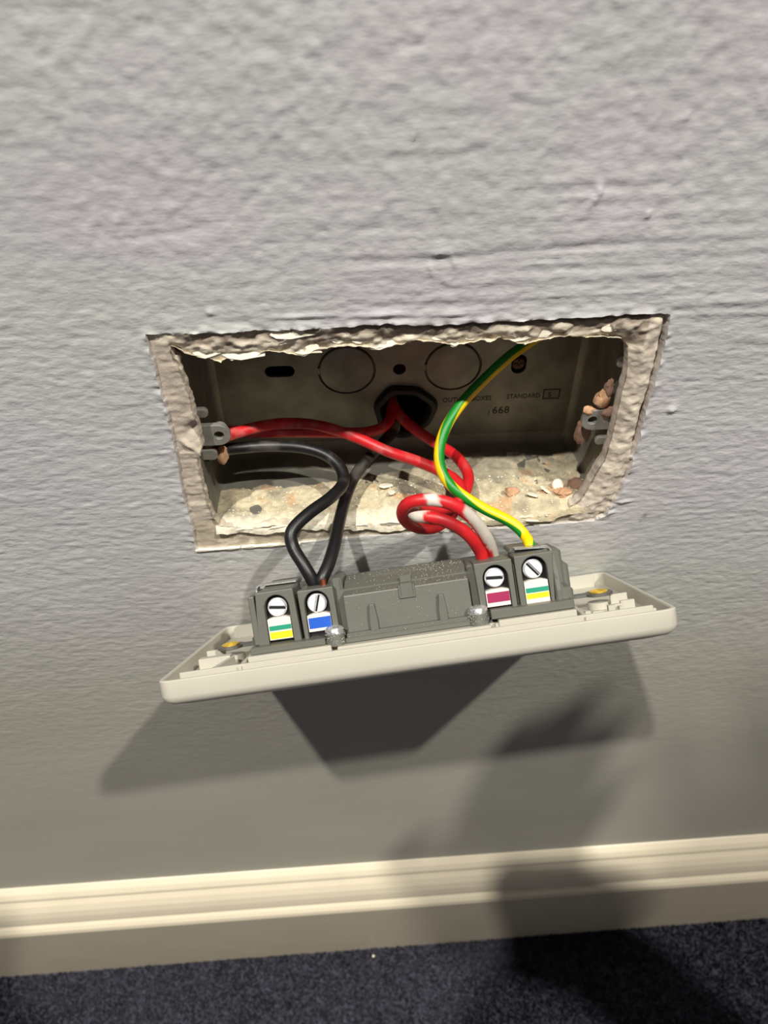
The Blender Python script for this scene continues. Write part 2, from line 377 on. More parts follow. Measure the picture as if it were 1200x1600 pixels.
# torn paint ridge under the opening and pale torn paint specks
for x0, x1, zz in ((-74,-58.5,-44.9),(-58,-37.5,-44.4)):
    bm = bmesh.new(); pts = resample([(x0,zz),(x1,zz+.5),(x1,zz+.9),(x0,zz+.5)], 1.2, .35, int(-x0))
    prism(bm, [tuple(p) for p in pts], -.75, .4, 'y'); bm_obj('torn_paint_edge', bm, M['flake'], sur)

# ------------------------------------------------------------------ metal back box
bb = thing('metal_back_box', 'dull galvanised steel back box sunk in the wall with round knockouts', 'back box', (0,40,0))
MB = Matrix.Translation((0,-40,0))
bm = bmesh.new()
def bxloop(off, y, r): return [bm.verts.new((p[0], y, p[1])) for p in rrect(-66.2+off, 66.2-off, -35.7+off, 35.7-off, max(r-off,.6)+.2, 5)]
prof = [(0,5.2,3),(0,36,3),(.5,38,3.2),(1.5,39.3,4),(3.0,40,4.6)]
outerp = [(-.9,5.2,3),(-.9,41,3)]
loops = [bxloop(*p) for p in outerp[::-1]] + [bxloop(*p) for p in prof]
for a, b in zip(loops, loops[1:]):
    for i in range(len(a)): bm.faces.new((a[i], a[(i+1)%len(a)], b[(i+1)%len(a)], b[i]))
bm_obj('box_sides', bm, M['zinc'], bb, smooth=True, M4=MB)
# hole positions on the back panel
KO = [(-18.2,-.2),(19.0,-.6),(0.6,20.4)]
def slot(cx, cz, L, r, vert=False):
    a = [(cx+L/2-r+r*cos(t), cz+r*sin(t)) for t in np.linspace(-pi/2,pi/2,9)]+[(cx-L/2+r+r*cos(t), cz+r*sin(t)) for t in np.linspace(pi/2,1.5*pi,9)]
    return [(cx-(p[1]-cz), cz+(p[0]-cx)) for p in a] if vert else a
GH = (2.2,-18.6)
holes = [slot(-41.4,.4,10.4,2.3), slot(42.4,-.8,8.0,2.7,True), circ(.2,-.8,2.3,20), circ(GH[0],GH[1],9.6,28)]+[circ(a,b,10.2,36) for a,b in KO]
bm = fill_plate(rrect(-63.2,63.2,-32.7,32.7,2,4), holes, 40, 41)
bm_obj('back_panel', bm, M['zinc'], bb, M4=MB)
for a, b in KO:
    bm = bmesh.new(); prism(bm, circ(a,b,9.75,40), 41.4, 39.75, 'y', circ(a,b,9.3,40))
    prism(bm, circ(a,b,10.6,40), 41.5, 41.05, 'y'); box(bm, a-10.8,a-9,40.1,41,b-1.2,b+1.2)
    bm_obj('knockout', bm, M['zinc'], bb, smooth=True, bevel=.12, M4=MB)
# horizontal crease low on the back panel
bm = bmesh.new(); prism(bm, [(40.0,-30.6),(39.4,-31.3),(39.2,-32.9),(40.0,-32.9)], -62.5, 62.5, 'x'); bm_obj('back_crease', bm, M['zinc'], bb, M4=MB)
# rubber grommet in the open knockout
bm = bmesh.new(); R = []
for k in range(40):
    a = 2*pi*k/40; w = 1+.05*math.sin(3*a+1)+.03*math.sin(7*a)
    for rr, yy in ((8.0,43),(7.8,40),(8.2,38.2),(9.2,37.3),(10.6,37.6),(11.3,38.8),(11.4,39.95),(9.5,40.2),(9.5,43)):
        R.append(bm.verts.new((GH[0]+rr*w*cos(a), yy+.25*math.sin(5*a), GH[1]+rr*w*sin(a))))
for k in range(40):
    for j in range(9): bm.faces.new((R[k*9+j], R[((k+1)%40)*9+j], R[((k+1)%40)*9+(j+1)%9], R[k*9+(j+1)%9]))
bm_obj('rubber_grommet', bm, M['rubber'], bb, smooth=True, M4=MB)
# fixing screw in the right-hand slot
bm = bmesh.new(); prism(bm, circ(42.4,-1.2,2.5,20), 41.6, 40.6, 'y', circ(42.4,-1.2,2.2,20)); box(bm, 40.6,44.2,40.3,41,-1.6,-.8); box(bm, 42.0,42.8,40.3,41,-3,.6)
bm_obj('fixing_screw', bm, M['rust'], bb, bevel=.1, M4=MB)
# stamped marks
def text(body, size, loc, m, parent, depth=.09, shear=0.0, name='stamped_text', rot=(pi/2,0,0), off=0.0):
    cu = bpy.data.curves.new(name, 'FONT'); cu.body = body; cu.size = size*S; cu.extrude = depth*S; cu.offset = off*S; cu.resolution_u = 3
    t = bpy.data.objects.new(name+'_tmp', cu); COL.objects.link(t)
    me = bpy.data.meshes.new_from_object(t.evaluated_get(bpy.context.evaluated_depsgraph_get()))
    bpy.data.objects.remove(t); bpy.data.curves.remove(cu)
    o = link(name, me, m, parent); o.location = Vector(loc)*S; o.rotation_euler = rot; return o
text('668', 4.4, (34.6,-.04,-22.2), M['stamp'], bb)
text('1', 2.8, (32.8,-.04,-22.7), M['stamp'], bb)
for wd, px, pz, sc in (('OUTLET',16.0,-16.0,.86),('BOXES',26.6,-15.9,.86),('STANDARD',39.4,-15.7,.84),('S',54.6,-15.6,1.0)):
    t_ = text(wd, 2.8, (px,-.04,pz), M['stamp'], bb); t_.scale = (sc,1,1)
bm = bmesh.new()
for a in ((52.8,59.0,-16.6,-16.2),(52.8,59.0,-12.6,-12.2),(52.8,53.2,-16.6,-12.2),(58.6,59.0,-16.6,-12.2)): box(bm, a[0],a[1],39.9,40.1,a[2],a[3])
bm_obj('stamped_frame', bm, M['stamp'], bb, M4=MB)
# lugs
def lug(sx, cz, name):
    bm = bmesh.new()
    poly = [(sx*66.4,cz-4.0),(sx*60.0,cz-4.0)]+[(sx*(60.0-4.0*sin(t)), cz-4.0*cos(t)) for t in np.linspace(.15,pi-.15,11)]+[(sx*60.0,cz+4.0),(sx*66.4,cz+4.0)]
    bm2 = fill_plate(poly, [circ(sx*59.6,cz,1.55,18)], 5.2, 6.9)
    o = bm_obj(name, bm2, M['zinc2'], bb, bevel=.18, M4=MB)
    bm = bmesh.new()                                            # threaded collar behind
    for r, a, b in ((2.3,6.9,9.5),):
        n_=18; A=[circ(sx*59.6,cz,rr,n_) for rr in (r,1.55)]
        vs=[[bm.verts.new((p[0],yy,p[1])) for p in A[k]] for k,yy in ((0,a),(0,b),(1,b),(1,a))]
        for u,v in ((0,1),(1,2),(2,3),(3,0)):
            for i in range(n_): bm.faces.new((vs[u][i],vs[u][(i+1)%n_],vs[v][(i+1)%n_],vs[v][i]))
    bm_obj('lug_collar', bm, M['zinc2'], o, M4=MB)
    return o
L1 = lug(-1, 1.6, 'fixing_lug'); L2 = lug(1, .6, 'fixing_lug')
for nm, sx, cz, hh, dd in (('lug_ear',-1,10.2,3.4,4.6),('lug_ear',-1,-6.6,4.2,5.0),('lug_ear',1,22.5,4.2,3.0),('lug_ear',1,-8.5,3.4,4.2)):
    bm = bmesh.new(); prism(bm, [(sx*66.3,cz-hh/2),(sx*(66.3-dd+1),cz-hh/2),(sx*(66.3-dd),cz-hh/2+1),(sx*(66.3-dd),cz+hh/2-1),(sx*(66.3-dd+1),cz+hh/2),(sx*66.3,cz+hh/2)], 5.4, 7.2, 'y')
    bm_obj(nm, bm, M['zinc2'], bb, bevel=.5, M4=MB)

# lumps of mortar stuck on things inside the box: irregular blobs
def blob_bm(rx, ry, rz, seed, sub=3, rough=.3):
    bm = bmesh.new(); bmesh.ops.create_icosphere(bm, subdivisions=sub, radius=1)
    C = np.array([v.co[:] for v in bm.verts]); f = 1+rough*fbm(C*1.6+seed*3.7, seed, 3)*1.6
    for v, k in zip(bm.verts, f): v.co = Vector((v.co.x*rx*k, v.co.y*ry*k, v.co.z*rz*k))
    return bm
def lumpy(name, loc, r, m, seed, parent, rough=.3, sub=3):
    bm = blob_bm(*r, seed, sub, rough); return bm_obj(name, bm, m, parent, smooth=True, M4=Matrix.Translation(loc))
for nm, loc, r, m, s in (('mortar_lump',(61.8,6.6,8.2),(2.6,2.0,3.8),'tan',3),('mortar_lump',(58.0,6.2,4.0),(1.9,1.4,1.4),'tan',5),('mortar_lump',(63.2,6.4,12.2),(1.5,1.8,3.2),'brown',8),('mortar_lump',(59.0,10.4,-8.2),(2.6,2.0,4.4),'brown',4),('mortar_lump',(64.0,5.6,3.2),(2.0,1.6,2.4),'brown',14)):
    lumpy(nm, Vector(loc)-Vector((0,40,0)), r, M[m], s, bb)
lumpy('mortar_lump', (-60.4,9.5-40,-10.2), (1.9,2.0,3.4), M['tan'], 6, bb, .2)

# ------------------------------------------------------------------ plaster dust lying in the box
dx = axis([(-65.5,65.5,.6)]); dy = axis([(-1.6,33,.5)])
XX, YY = np.meshgrid(dx, dy, indexing='ij'); D = np.stack([XX.ravel(), YY.ravel()],1)
big = fbm(D/9, 201, 3); med = fbm(D/3.2, 211, 4); fin = vnoise(D/1.1, 221)
hmax = np.clip(1.7-D[:,1]*.055,0.3,2)+.8*big+.75*med+.18*fin
zf = -35.75+np.clip(hmax, -.3, 5)
endy = 20+13*sstep(-35,25,D[:,0])+5*fbm(np.stack([D[:,0]/14, D[:,0]*0],1), 231, 3)
zf -= 2*sstep(-1,3,D[:,1]-endy)
zf -= .9*np.exp(-np.clip(65.3-np.abs(D[:,0]),0,9)/.7)*0
# fall away over the front lip down to the opening edge
zl = np.interp(D[:,0], [-65,-55,-34,-22,-3,24,42,55,65], [-34.5,-36.2,-35.6,-36.2,-38.2,-38.6,-38.0,-36.2,-33])
zl = zl+1.5*fbm(np.stack([D[:,0]/7,D[:,0]*0],1),271,3)-2.0*sstep(-.4,-1.6,D[:,1])+.5*fbm(np.stack([D[:,0]/3,D[:,1]/3],1),251,3)
f = sstep(5.5,-.6,D[:,1]); zf = zf*(1-f)+(zl+.35*med)*f
gaussd = lambda cx,cy,s,hh: hh*np.exp(-((D[:,0]-cx)/s)**2-((D[:,1]-cy)/s)**2)
zf += gaussd(-5,13,6,1.6)+gaussd(-2,6,7,1.2)+gaussd(40,6,6,1.8)+gaussd(52,5,6,2.0)+gaussd(60,6,5,2.5)+gaussd(-60,3,4,1.0)
zf -= gaussd(-52.2,9.5,1.9,2.6)
cd = np.tile(np.array(srgb(200,189,158)), (len(D),1)); cd = mixc(cd, srgb(128,122,106), np.clip(.25+1.3*big-.7*med,0,1)*.85)
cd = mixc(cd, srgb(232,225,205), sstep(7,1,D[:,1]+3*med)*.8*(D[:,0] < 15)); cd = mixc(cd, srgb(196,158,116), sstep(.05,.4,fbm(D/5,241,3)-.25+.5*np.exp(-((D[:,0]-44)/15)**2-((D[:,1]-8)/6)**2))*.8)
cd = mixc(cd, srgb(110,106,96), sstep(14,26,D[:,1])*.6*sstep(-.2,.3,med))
cd = mixc(cd, srgb(140,104,82), np.exp(-((D[:,0]-61.5)/4)**2-((D[:,1]-12)/5)**2)*.9)
cd = mixc(cd, srgb(60,52,44), np.clip(gaussd(-52.2,9.0,1.7,1.0),0,1))
n1, n2 = len(dx), len(dy); ii, jj = np.meshgrid(np.arange(n1-1), np.arange(n2-1), indexing='ij')
dq = np.stack([ii*n2+jj, (ii+1)*n2+jj, (ii+1)*n2+jj+1, ii*n2+jj+1], -1).reshape(-1,4)
keep = (zf[dq].max(1) > -35.95) | (D[dq][:,:,1].max(1) < 6)
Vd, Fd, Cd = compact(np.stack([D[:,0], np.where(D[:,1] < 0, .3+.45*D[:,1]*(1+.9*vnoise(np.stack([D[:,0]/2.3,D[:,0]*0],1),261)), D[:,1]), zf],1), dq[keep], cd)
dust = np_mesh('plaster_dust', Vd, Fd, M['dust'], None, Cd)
tag(dust, 'cream plaster dust and grit spilled along the bottom of the steel box', 'dust', kind='stuff')
def dz(px, py):
    k = np.argmin((D[:,0]-px)**2+(D[:,1]-py)**2); return zf[k]
GRP = 'loose plaster crumbs in the box'
for nm, lab, px, py, w, hh, rot in (
    ('plaster_crumb','largest thin white plaster flake lying at the middle of the box floor',-6.6,15.2,7.0,5.0,(66,10,20)),
    ('plaster_crumb','small white plaster flake just in front of the largest flake in the box',-5.0,10.0,3.0,4.4,(60,-14,50)),
    ('plaster_crumb','upright white plaster sliver behind the crossing of the black wires',-24.2,15,2.2,4.2,(20,10,0)),
    ('plaster_crumb','white angular plaster flake behind the yellow and green wire, right of centre',44.4,6.2,5.0,4.4,(62,8,-20)),
    ('plaster_crumb','lowest white plaster flake on the front lip, right of the yellow and green wire',43.6,-.9,5.4,3.0,(38,0,-8)),
    ('plaster_crumb','pale torn plaster sliver beside the round button at the right of the box',49.5,8.5,5.5,3.0,(58,22,-35))):
    chip(nm, w, hh, .6, int(px*7)+300, (px, py, dz(px,py)+1.0), rot, M['flake']); tag(COL.objects[-1] if False else bpy.data.objects[[o.name for o in bpy.data.objects if o.name.startswith(nm)][-1]], lab, 'plaster', GRP)
bm = bmesh.new(); prism(bm, circ(0,0,2.3,24), 0, .9, 'z', circ(0,0,2.0,24))
o = bm_obj('plaster_button', bm, M['flake'], None, smooth=True, bevel=.25); o.location = Vector((54.6,11.6,dz(54.6,11.6)+1.2))*S; o.rotation_euler = (rad(52),rad(6),0)
tag(o, 'round pale plaster disc lying in dust at right of the steel box', 'plaster')
for nm, lab, px, py, r, m, s in (('mortar_crumb','orange tan mortar lump in the dust behind the yellow and green wire',37.5,8.6,(2.6,2.0,1.6),'tan',31),
    ('mortar_crumb','brown mortar lump against the right end of the box floor',61.2,11.0,(3.2,3.0,2.2),'brown',32),
    ('mortar_crumb','tan mortar chunk in front of the round plaster disc',55.5,6.0,(3.0,2.0,1.6),'tan',33)):
    o = lumpy(nm, (0,0,0), r, M[m], s, None, .35); o.location = Vector((px,py,dz(px,py)+.4))*S; tag(o, lab, 'mortar')
# grit on the lip and dust, many grains
Vg=[];Fg=[]; rg=random.Random(4)
for k in range(900):
    px, py = rg.uniform(-63,63), rg.uniform(-.3,20)
    r = rg.choice((.12,.15,.2,.25,.4)); zz = dz(px,py)+r*.3; b0=len(Vg)
    for a in ((1,0,0),(-1,0,0),(0,1,0),(0,-1,0),(0,0,1),(0,0,-1)): Vg.append((px+a[0]*r*rg.uniform(.6,1.3), py+a[1]*r*rg.uniform(.6,1.3), zz+a[2]*r*rg.uniform(.6,1.2)))
    for a,b,c in ((0,2,4),(2,1,4),(1,3,4),(3,0,4),(2,0,5),(1,2,5),(3,1,5),(0,3,5)): Fg.append((b0+a,b0+b,b0+c))
g = np_mesh('plaster_grit', Vg, Fg, M['flake'], None, None, False); tag(g, 'fine pale grit scattered over the dust in the box', 'grit', kind='stuff')

# ------------------------------------------------------------------ wires
def catmull(pts, per=8):
    Pp = np.array(pts, float); Pp = np.vstack([2*Pp[0]-Pp[1], Pp, 2*Pp[-1]-Pp[-2]]); out = []
    for i in range(1, len(Pp)-2):
        p0,p1,p2,p3 = Pp[i-1:i+3]
        for k in range(per):
            t = k/per; out.append(.5*((2*p1)+(-p0+p2)*t+(2*p0-5*p1+4*p2-p3)*t*t+(-p0+3*p1-3*p2+p3)*t**3))
    out.append(Pp[-2]); return np.array(out)
def tube(name, pts, r, m, colf, parent=None, gvec=None, nring=16, per=8):
    C = catmull(pts, per); n = len(C)
    for _ in range(2): C[1:-1] = .25*C[:-2]+.5*C[1:-1]+.25*C[2:]
    T = np.gradient(C, axis=0); T /= np.linalg.norm(T,axis=1)[:,None]
    if gvec is not None:
        g = catmull(gvec, per)
    else:
        g = np.zeros_like(C); a = np.cross(T[0],[.3,.2,1.]); g[0] = a/np.linalg.norm(a)
        for i in range(1,n): g[i] = g[i-1]-T[i]*(g[i-1]@T[i]); g[i] /= np.linalg.norm(g[i])
    g = g-T*(g*T).sum(1)[:,None]; g /= np.linalg.norm(g,axis=1)[:,None]; b = np.cross(T,g)
    ang = np.arange(nring)*2*pi/nring
    Vv = (C[:,None,:]+r*(np.cos(ang)[None,:,None]*g[:,None,:]+np.sin(ang)[None,:,None]*b[:,None,:])).reshape(-1,3)
    s = np.concatenate([[0],np.cumsum(np.linalg.norm(np.diff(C,axis=0),axis=1))])
    col = colf(np.repeat(s,nring), np.tile(ang,n), Vv)
    Ff = [[i*nring+k, i*nring+(k+1)%nring, (i+1)*nring+(k+1)%nring, (i+1)*nring+k] for i in range(n-1) for k in range(nring)]
    Vv = np.vstack([Vv, C[:1], C[-1:]]); col = np.vstack([col, col[:1], col[-1:]])
    Ff += [[k,len(Vv)-2,(k+1)%nring,(k+1)%nring] for k in range(0)]
    o = np_mesh(name, Vv, np.array(Ff), m, parent, col); return o
base = lambda c, n: np.tile(np.array(srgb(*c)), (n,1))
def redc(spots, streak=None):
    def f(s, a, V):
        c = base((200,30,36), len(s)); nz_ = fbm(V/3.0, 301, 3); n2_ = fbm(V/9.0, 311, 2); n3_ = fbm(V/1.1, 315, 2)
        c = mixc(c, srgb(140,24,30), sstep(.0,.6,n2_)*.7); c = mixc(c, srgb(206,128,118), sstep(.0,.6,nz_)*.45*sstep(2,14,V[:,1]))
        for (px, py, pz, r) in spots:
            k = sstep(r+.5, r-.2, np.linalg.norm(V-np.array((px,py,pz)),axis=1)+1.1*n3_); c = mixc(c, srgb(214,206,194), k)
        if streak is not None:
            A, B = np.array(streak[0]), np.array(streak[1]); t = ((V-A)@(B-A))/((B-A)@(B-A)); L = A+t[:,None]*(B-A)
            side = (V-L)@np.array((.74,.1,.66)); k = sstep(-.15,.25,side-.3+.5*n3_)*sstep(0,.03,t)*sstep(1.3,1.2,t)*(np.abs(V[:,1]-L[:,1]) < 6); c = mixc(c, srgb(196,188,176), k)
        return c
    return f
def blackc(s, a, V):
    c = base((20,20,21), len(s)); nz_ = fbm(V/4.0, 321, 3); c = mixc(c, srgb(96,92,86), sstep(.1,.7,nz_)*.55*sstep(-6,12,V[:,1]))
    c = mixc(c, srgb(150,146,138), sstep(33,36,V[:,1])*.8); return c
def earthc(s, a, V):
    c = base((248,206,8), len(s)); k = sstep(1.02,.96,np.abs((a+pi)%(2*pi)-pi)); return mixc(c, srgb(14,132,34), k)
WR = 'conductors twisted out of the steel box'
red_left = [(-64,9,-2.6),(-60.2,11.0,-4.0),(-56.6,15.0,-5.9),(-49.5,19.0,-6.9),(-41.2,22.0,-8.1),(-30.5,24.0,-10.9),(-18.7,22.0,-14.2),(-5.9,16.0,-17.4),(3.5,10.0,-17.2),(11.4,4.0,-17.2),(15.7,-2.0,-16.6),(16.6,-8.0,-17.1),(13.2,-12.0,-17.8),(7.6,-14.0,-17.0),(2.1,-17.0,-12.7),(-1.0,-21.0,-9.4),(0.2,-25.0,-8.2),(4.5,-27.0,-7.1),(10.1,-28.0,-9.2),(15.4,-29.0,-13.5),(19.0,-29.5,-19.6),(20.3,-30.3,-22.9),(21.2,-30.6,-27.5)]
red_hole = [(-3.2,53.0,-15.2),(-2.8,48.0,-16.1),(-1.8,43.0,-17.7),(0.2,38.0,-19.2),(4.5,32.0,-20.6),(12.1,26.0,-23.2),(18.4,18.0,-23.0),(21.2,8.0,-22.4),(19.2,-1.0,-21.6),(16.0,-6.0,-22.7),(13.0,-8.0,-27.0),(8.0,-11.0,-28.2),(2.2,-15.0,-23.9),(-2.4,-19.0,-16.6),(-4.0,-22.0,-9.0),(-1.9,-24.0,-3.4),(4.4,-25.0,-1.8),(11.0,-26.0,-3.7),(17.0,-27.0,-9.1),(21.3,-28.0,-16.2),(24.0,-27.8,-24.2),(24.6,-27.8,-29)]
black_left = [(-65.2,7.5,-8.2),(-61.4,13.0,-11.1),(-55.4,16.0,-12.9),(-46.0,18.0,-14.3),(-35.3,18.0,-15.6),(-27.1,15.0,-16.7),(-22.1,10.0,-18.7),(-21.5,4.0,-20.2),(-25.7,-4.0,-18.8),(-33.0,-12.0,-17.9),(-38.3,-18.0,-19.2),(-38.1,-22.0,-22.3),(-35.1,-27.0,-25.0),(-32.6,-30.6,-28.4),(-31.6,-31.5,-33)]
black_hole = [(-2.6,52,-24.0),(-2.1,44.0,-24.4),(-1.5,37.0,-24.3),(-6.5,29.0,-24.6),(-13.5,20.0,-25.4),(-18.1,12.0,-26.3),(-20.9,4.0,-27.1),(-23.4,-8.0,-26.2),(-25.2,-18.0,-26.1),(-27.4,-26.0,-26.8),(-29.8,-31.0,-28.5),(-30.2,-32,-33)]
earth = [(54,30,26),(50.6,29.0,21.5),(43.5,26.0,19.4),(38.2,24.0,16.9),(32.7,21.0,14.5),(24.9,18.0,8.3),(18.0,14.0,2.7),(12.6,8.0,-1.7),(9.9,2.0,-6.5),(10.5,-3.0,-11.2),(14.4,-8.0,-14.6),(22.8,-13.0,-18.4),(30.4,-18.0,-19.7),(34.8,-22.0,-22.1),(35.8,-27.5,-22.4),(36.0,-29,-27)]
gv = [(-.6,-.3,.8)]*7+[(-.2,-.9,.4),(.5,-.85,.2),(.75,-.6,.1),(.3,-.85,.0),(-.25,-.8,-.5),(-.25,-.8,-.5),(.2,-.9,-.3),(.75,-.65,0),(.75,-.65,0)]
tag(tube('red_wire', red_left, 1.95, M['pvc'], redc([(0.8,-24.0,-8.6,4.2)])), 'red insulated wire coming from behind the left fixing lug', 'wire')
tag(tube('red_wire', red_hole, 1.95, M['pvc'], redc([(4.6,-25.6,-1.6,2.3)], ((12.5,-26.3,-4.6),(24.0,-27.8,-24)))), 'red insulated wire from the rubber grommet, loop smeared with white paint', 'wire')
red_back = [(-64,12,-4.5),(-59,17,-6.5),(-49,21.5,-11.0),(-36,23.5,-13.2),(-24,24,-14.6),(-14,26,-17.0),(-7,31,-19.4),(-3.5,37,-20.4),(-2.6,43,-19.2),(-3,52,-19)]
tag(tube('red_wire', red_back, 1.95, M['pvc'], redc([])), 'dull red insulated wire low at the back, from the left side to the grommet', 'wire')
tag(tube('black_wire', black_left, 2.05, M['pvc'], blackc), 'black insulated wire from the left side of the box with a sharp kink', 'wire')
tag(tube('black_wire', black_hole, 2.05, M['pvc'], blackc), 'black insulated wire running straight down from the rubber grommet', 'wire')
tag(tube('earth_wire', earth, 1.75, M['pvc'], earthc, gvec=gv, nring=28), 'yellow and green striped earth wire curving down to the right terminal', 'wire')

# ------------------------------------------------------------------ socket faceplate (local frame: x along, y towards the wall, z out of its back)
fp = thing('socket_faceplate', 'white double socket faceplate hanging face down on its wires, grey rear showing', 'socket')
fp.location = (-0.00078, -0.0325, -0.04856); fp.rotation_euler = (rad(-42.7457), rad(-7.4652), rad(.3993))
# shell with rim
bm = bmesh.new()
def lp(x0,y0,zz,r): return [bm.verts.new((p[0],p[1],zz)) for p in rrect(-x0,x0,-y0,y0,r,6)]
shell = [lp(71.4,41.4,-4.4,2.6), lp(71.6,41.6,-.3,2.8), lp(71.9,41.9,0,3), lp(72.7,42.7,0,3.6), lp(73,43,-.3,3.8), lp(73,43,-4.6,3.8), lp(72.5,42.5,-6.0,3.6), lp(71,41,-7.2,3), lp(67,37,-8.4,3)]
for a, b in zip(shell, shell[1:]):
    for i in range(len(a)): bm.faces.new((a[i], a[(i+1)%len(a)], b[(i+1)%len(a)], b[i]))
bm.faces.new(shell[0]); bm.faces.new(shell[-1][::-1])
bm_obj('front_plate', bm, M['white'], fp, smooth=True)
def front_detail():
    for sx in (-1,1):
        for dx_, dy_, w_, l_ in ((0,9.5,4.4,8.4),(-11,-11,6.6,4.2),(11,-11,6.6,4.2)):
            bm = bmesh.new(); box(bm, sx*36+dx_-w_/2, sx*36+dx_+w_/2, -dy_-l_/2-6, -dy_+l_/2-6, -8.5, -7.9); bm_obj('pin_slot', bm, M['greyd'], fp)
        bm = bmesh.new(); prism(bm, [(12,-9.6),(12,-8),(28,-8),(28,-8.8)], sx*9.5-5, sx*9.5+5, 'x'); bm_obj('rocker', bm, M['white'], fp, bevel=.3)
front_detail()
def wb(name, boxes, m, parent=fp, bevel=.15):
    bm = bmesh.new()
    for a in boxes: box(bm, *a)
    return bm_obj(name, bm, m, parent, bevel=bevel, bseg=1)
wb('inner_rib', [(-67.6,67.6,-37.6,-36.4,-4.5,.7)], M['white'])
wb('inner_rib', [(-67.6,-46,38.6,39.6,-4.5,.2)], M['white']); wb('inner_rib', [(46,67.6,38.6,39.6,-4.5,.2)], M['white'])
wb('boss_rib', [(-67.5,-57.5,-17.5,-14,-4.5,0.0)], M['white']); wb('boss_rib', [(-68,-62,-5.2,-3.6,-4.5,0)], M['white'])
bm = bmesh.new(); prism(bm, [(-60.6,-32),(-59.4,-32),(-56.5,-15.5),(-57.7,-15.5)], -4.5, -.6, 'z'); bm_obj('boss_rib', bm, M['white'], fp, bevel=.15, bseg=1)
wb('boss_rib', [(-50.6,-49.4,-38.5,-4,-4.5,.3)], M['white']); wb('boss_rib', [(48.4,49.6,-38.5,-4,-4.5,.3)], M['white'])
for s in (-1,1):
    bm = bmesh.new(); prism(bm, circ(s*59.5,-4,3.6,24), -4.5, -2.2, 'z'); bm_obj('screw_boss', bm, M['white'], fp, bevel=.15, bseg=1)
# raised moulded marks at the right
for a in ((50.2,51.8,-29.5,-27.5,.0),(52.4,55.4,-29.2,-28.2,-.4),(53.2,54.2,-31.5,-29.2,-.7),(56,58,-31.8,-30.8,-.8),(57.6,59.6,-26.5,-24.5,.2),(60.0,62.6,-24,-22.8,-.1),(60.8,61.8,-26.5,-24,-.5),(62.4,66.6,-21.6,-20.2,.2),(63.2,65,-33,-32,-.7),(64.5,68.5,-37.0,-36,-.3),(62.5,67.8,-8.2,-7.2,.1)):
    wb('moulded_mark', [(a[0],a[1],a[2],a[3],-4.5,a[4])], M['white'], bevel=.1)
# plinth under the grey module, with a notch at each side of the middle
wb('plinth', [(-49,-24.2,-31,32,-4.5,1.1),(-22.4,22.6,-31.8,32,-4.5,.5),(25,47.6,-31,32,-4.5,1.3),(-24.2,25,-27.5,32,-4.5,.2)], M['white'], bevel=.2)
wb('moulded_clip', [(26.2-2.4,26.2-.8,-30.8,-29,-4.5,-.4),(24.0,25.2,-30.2,-28.2,-4.5,.5)], M['white'])

# grey rear module
gm = fp
def gb(name, polys, y0, y1, bevel=.3, m='grey'):
    bm = bmesh.new()
    for p in polys: prism(bm, p, y0, y1, 'y')
    return bm_obj(name, bm, M[m], gm, bevel=bevel, bseg=2)
rc = lambda a,b,c,d: [(a,c),(b,c),(b,d),(a,d)]
wb('module_flange', [(-48.4,-25.9,-29.2,24,1.2,3.1),(-20,17.6,-28.6,24,.6,2.0),(-19.6,17.6,-27.6,20,1.8,3.2),(23.2,47.6,-29.2,24,1.5,4.0),(-25.9,23.2,-24,24,1.0,3.2)], M['grey'], bevel=.22)
body = wb('module_body', [(-46.6,44.0,-21.6,20,2.5,15.6)], M['grey'], bevel=.8)
# central hump with a slot notch
bm = bmesh.new()
prism(bm, [(-26,3),(-25.6,14.2),(-21,15.2),(-15,17.3),(-5,17.9),(8,16.8),(18,14),(18,3)], -19.2, 18.3, 'x')
hump = bm_obj('module_hump', bm, M['grey'], fp, bevel=.35)
wb('hump_catch', [(-2.6,2.4,-26.25,-25.4,11.0,11.7),(-2.6,-1.9,-26.1,-20,11.2,15.0),(1.7,2.4,-26.1,-20,11.2,15.0)], M['grey'], bevel=.15)
wb('catch_recess', [(-1.9,1.7,-26.05,-19,11.6,15.4)], M['grey'], bevel=.1)
bm = bmesh.new(); prism(bm, [(-26.0,11.8),(-20.5,17.2),(-20.0,16.8),(-25.9,11.6)], -1.7, 1.5, 'x'); bm_obj('catch_ramp', bm, M['grey'], fp)
for cx in (-11.0, 9.6):
    bm = bmesh.new(); prism(bm, [(cx-1.2,3),(cx+1.2,3),(cx+1.2,6),(cx+.7,10.8),(cx-.7,10.8),(cx-1.2,6)], -27.6, -25.6, 'y', [(cx-1.2,3),(cx+1.2,3),(cx+1.2,6),(cx+.9,10.8),(cx-.9,10.8),(cx-1.2,6)])
    bm_obj('module_rib', bm, M['grey'], fp, bevel=.15)
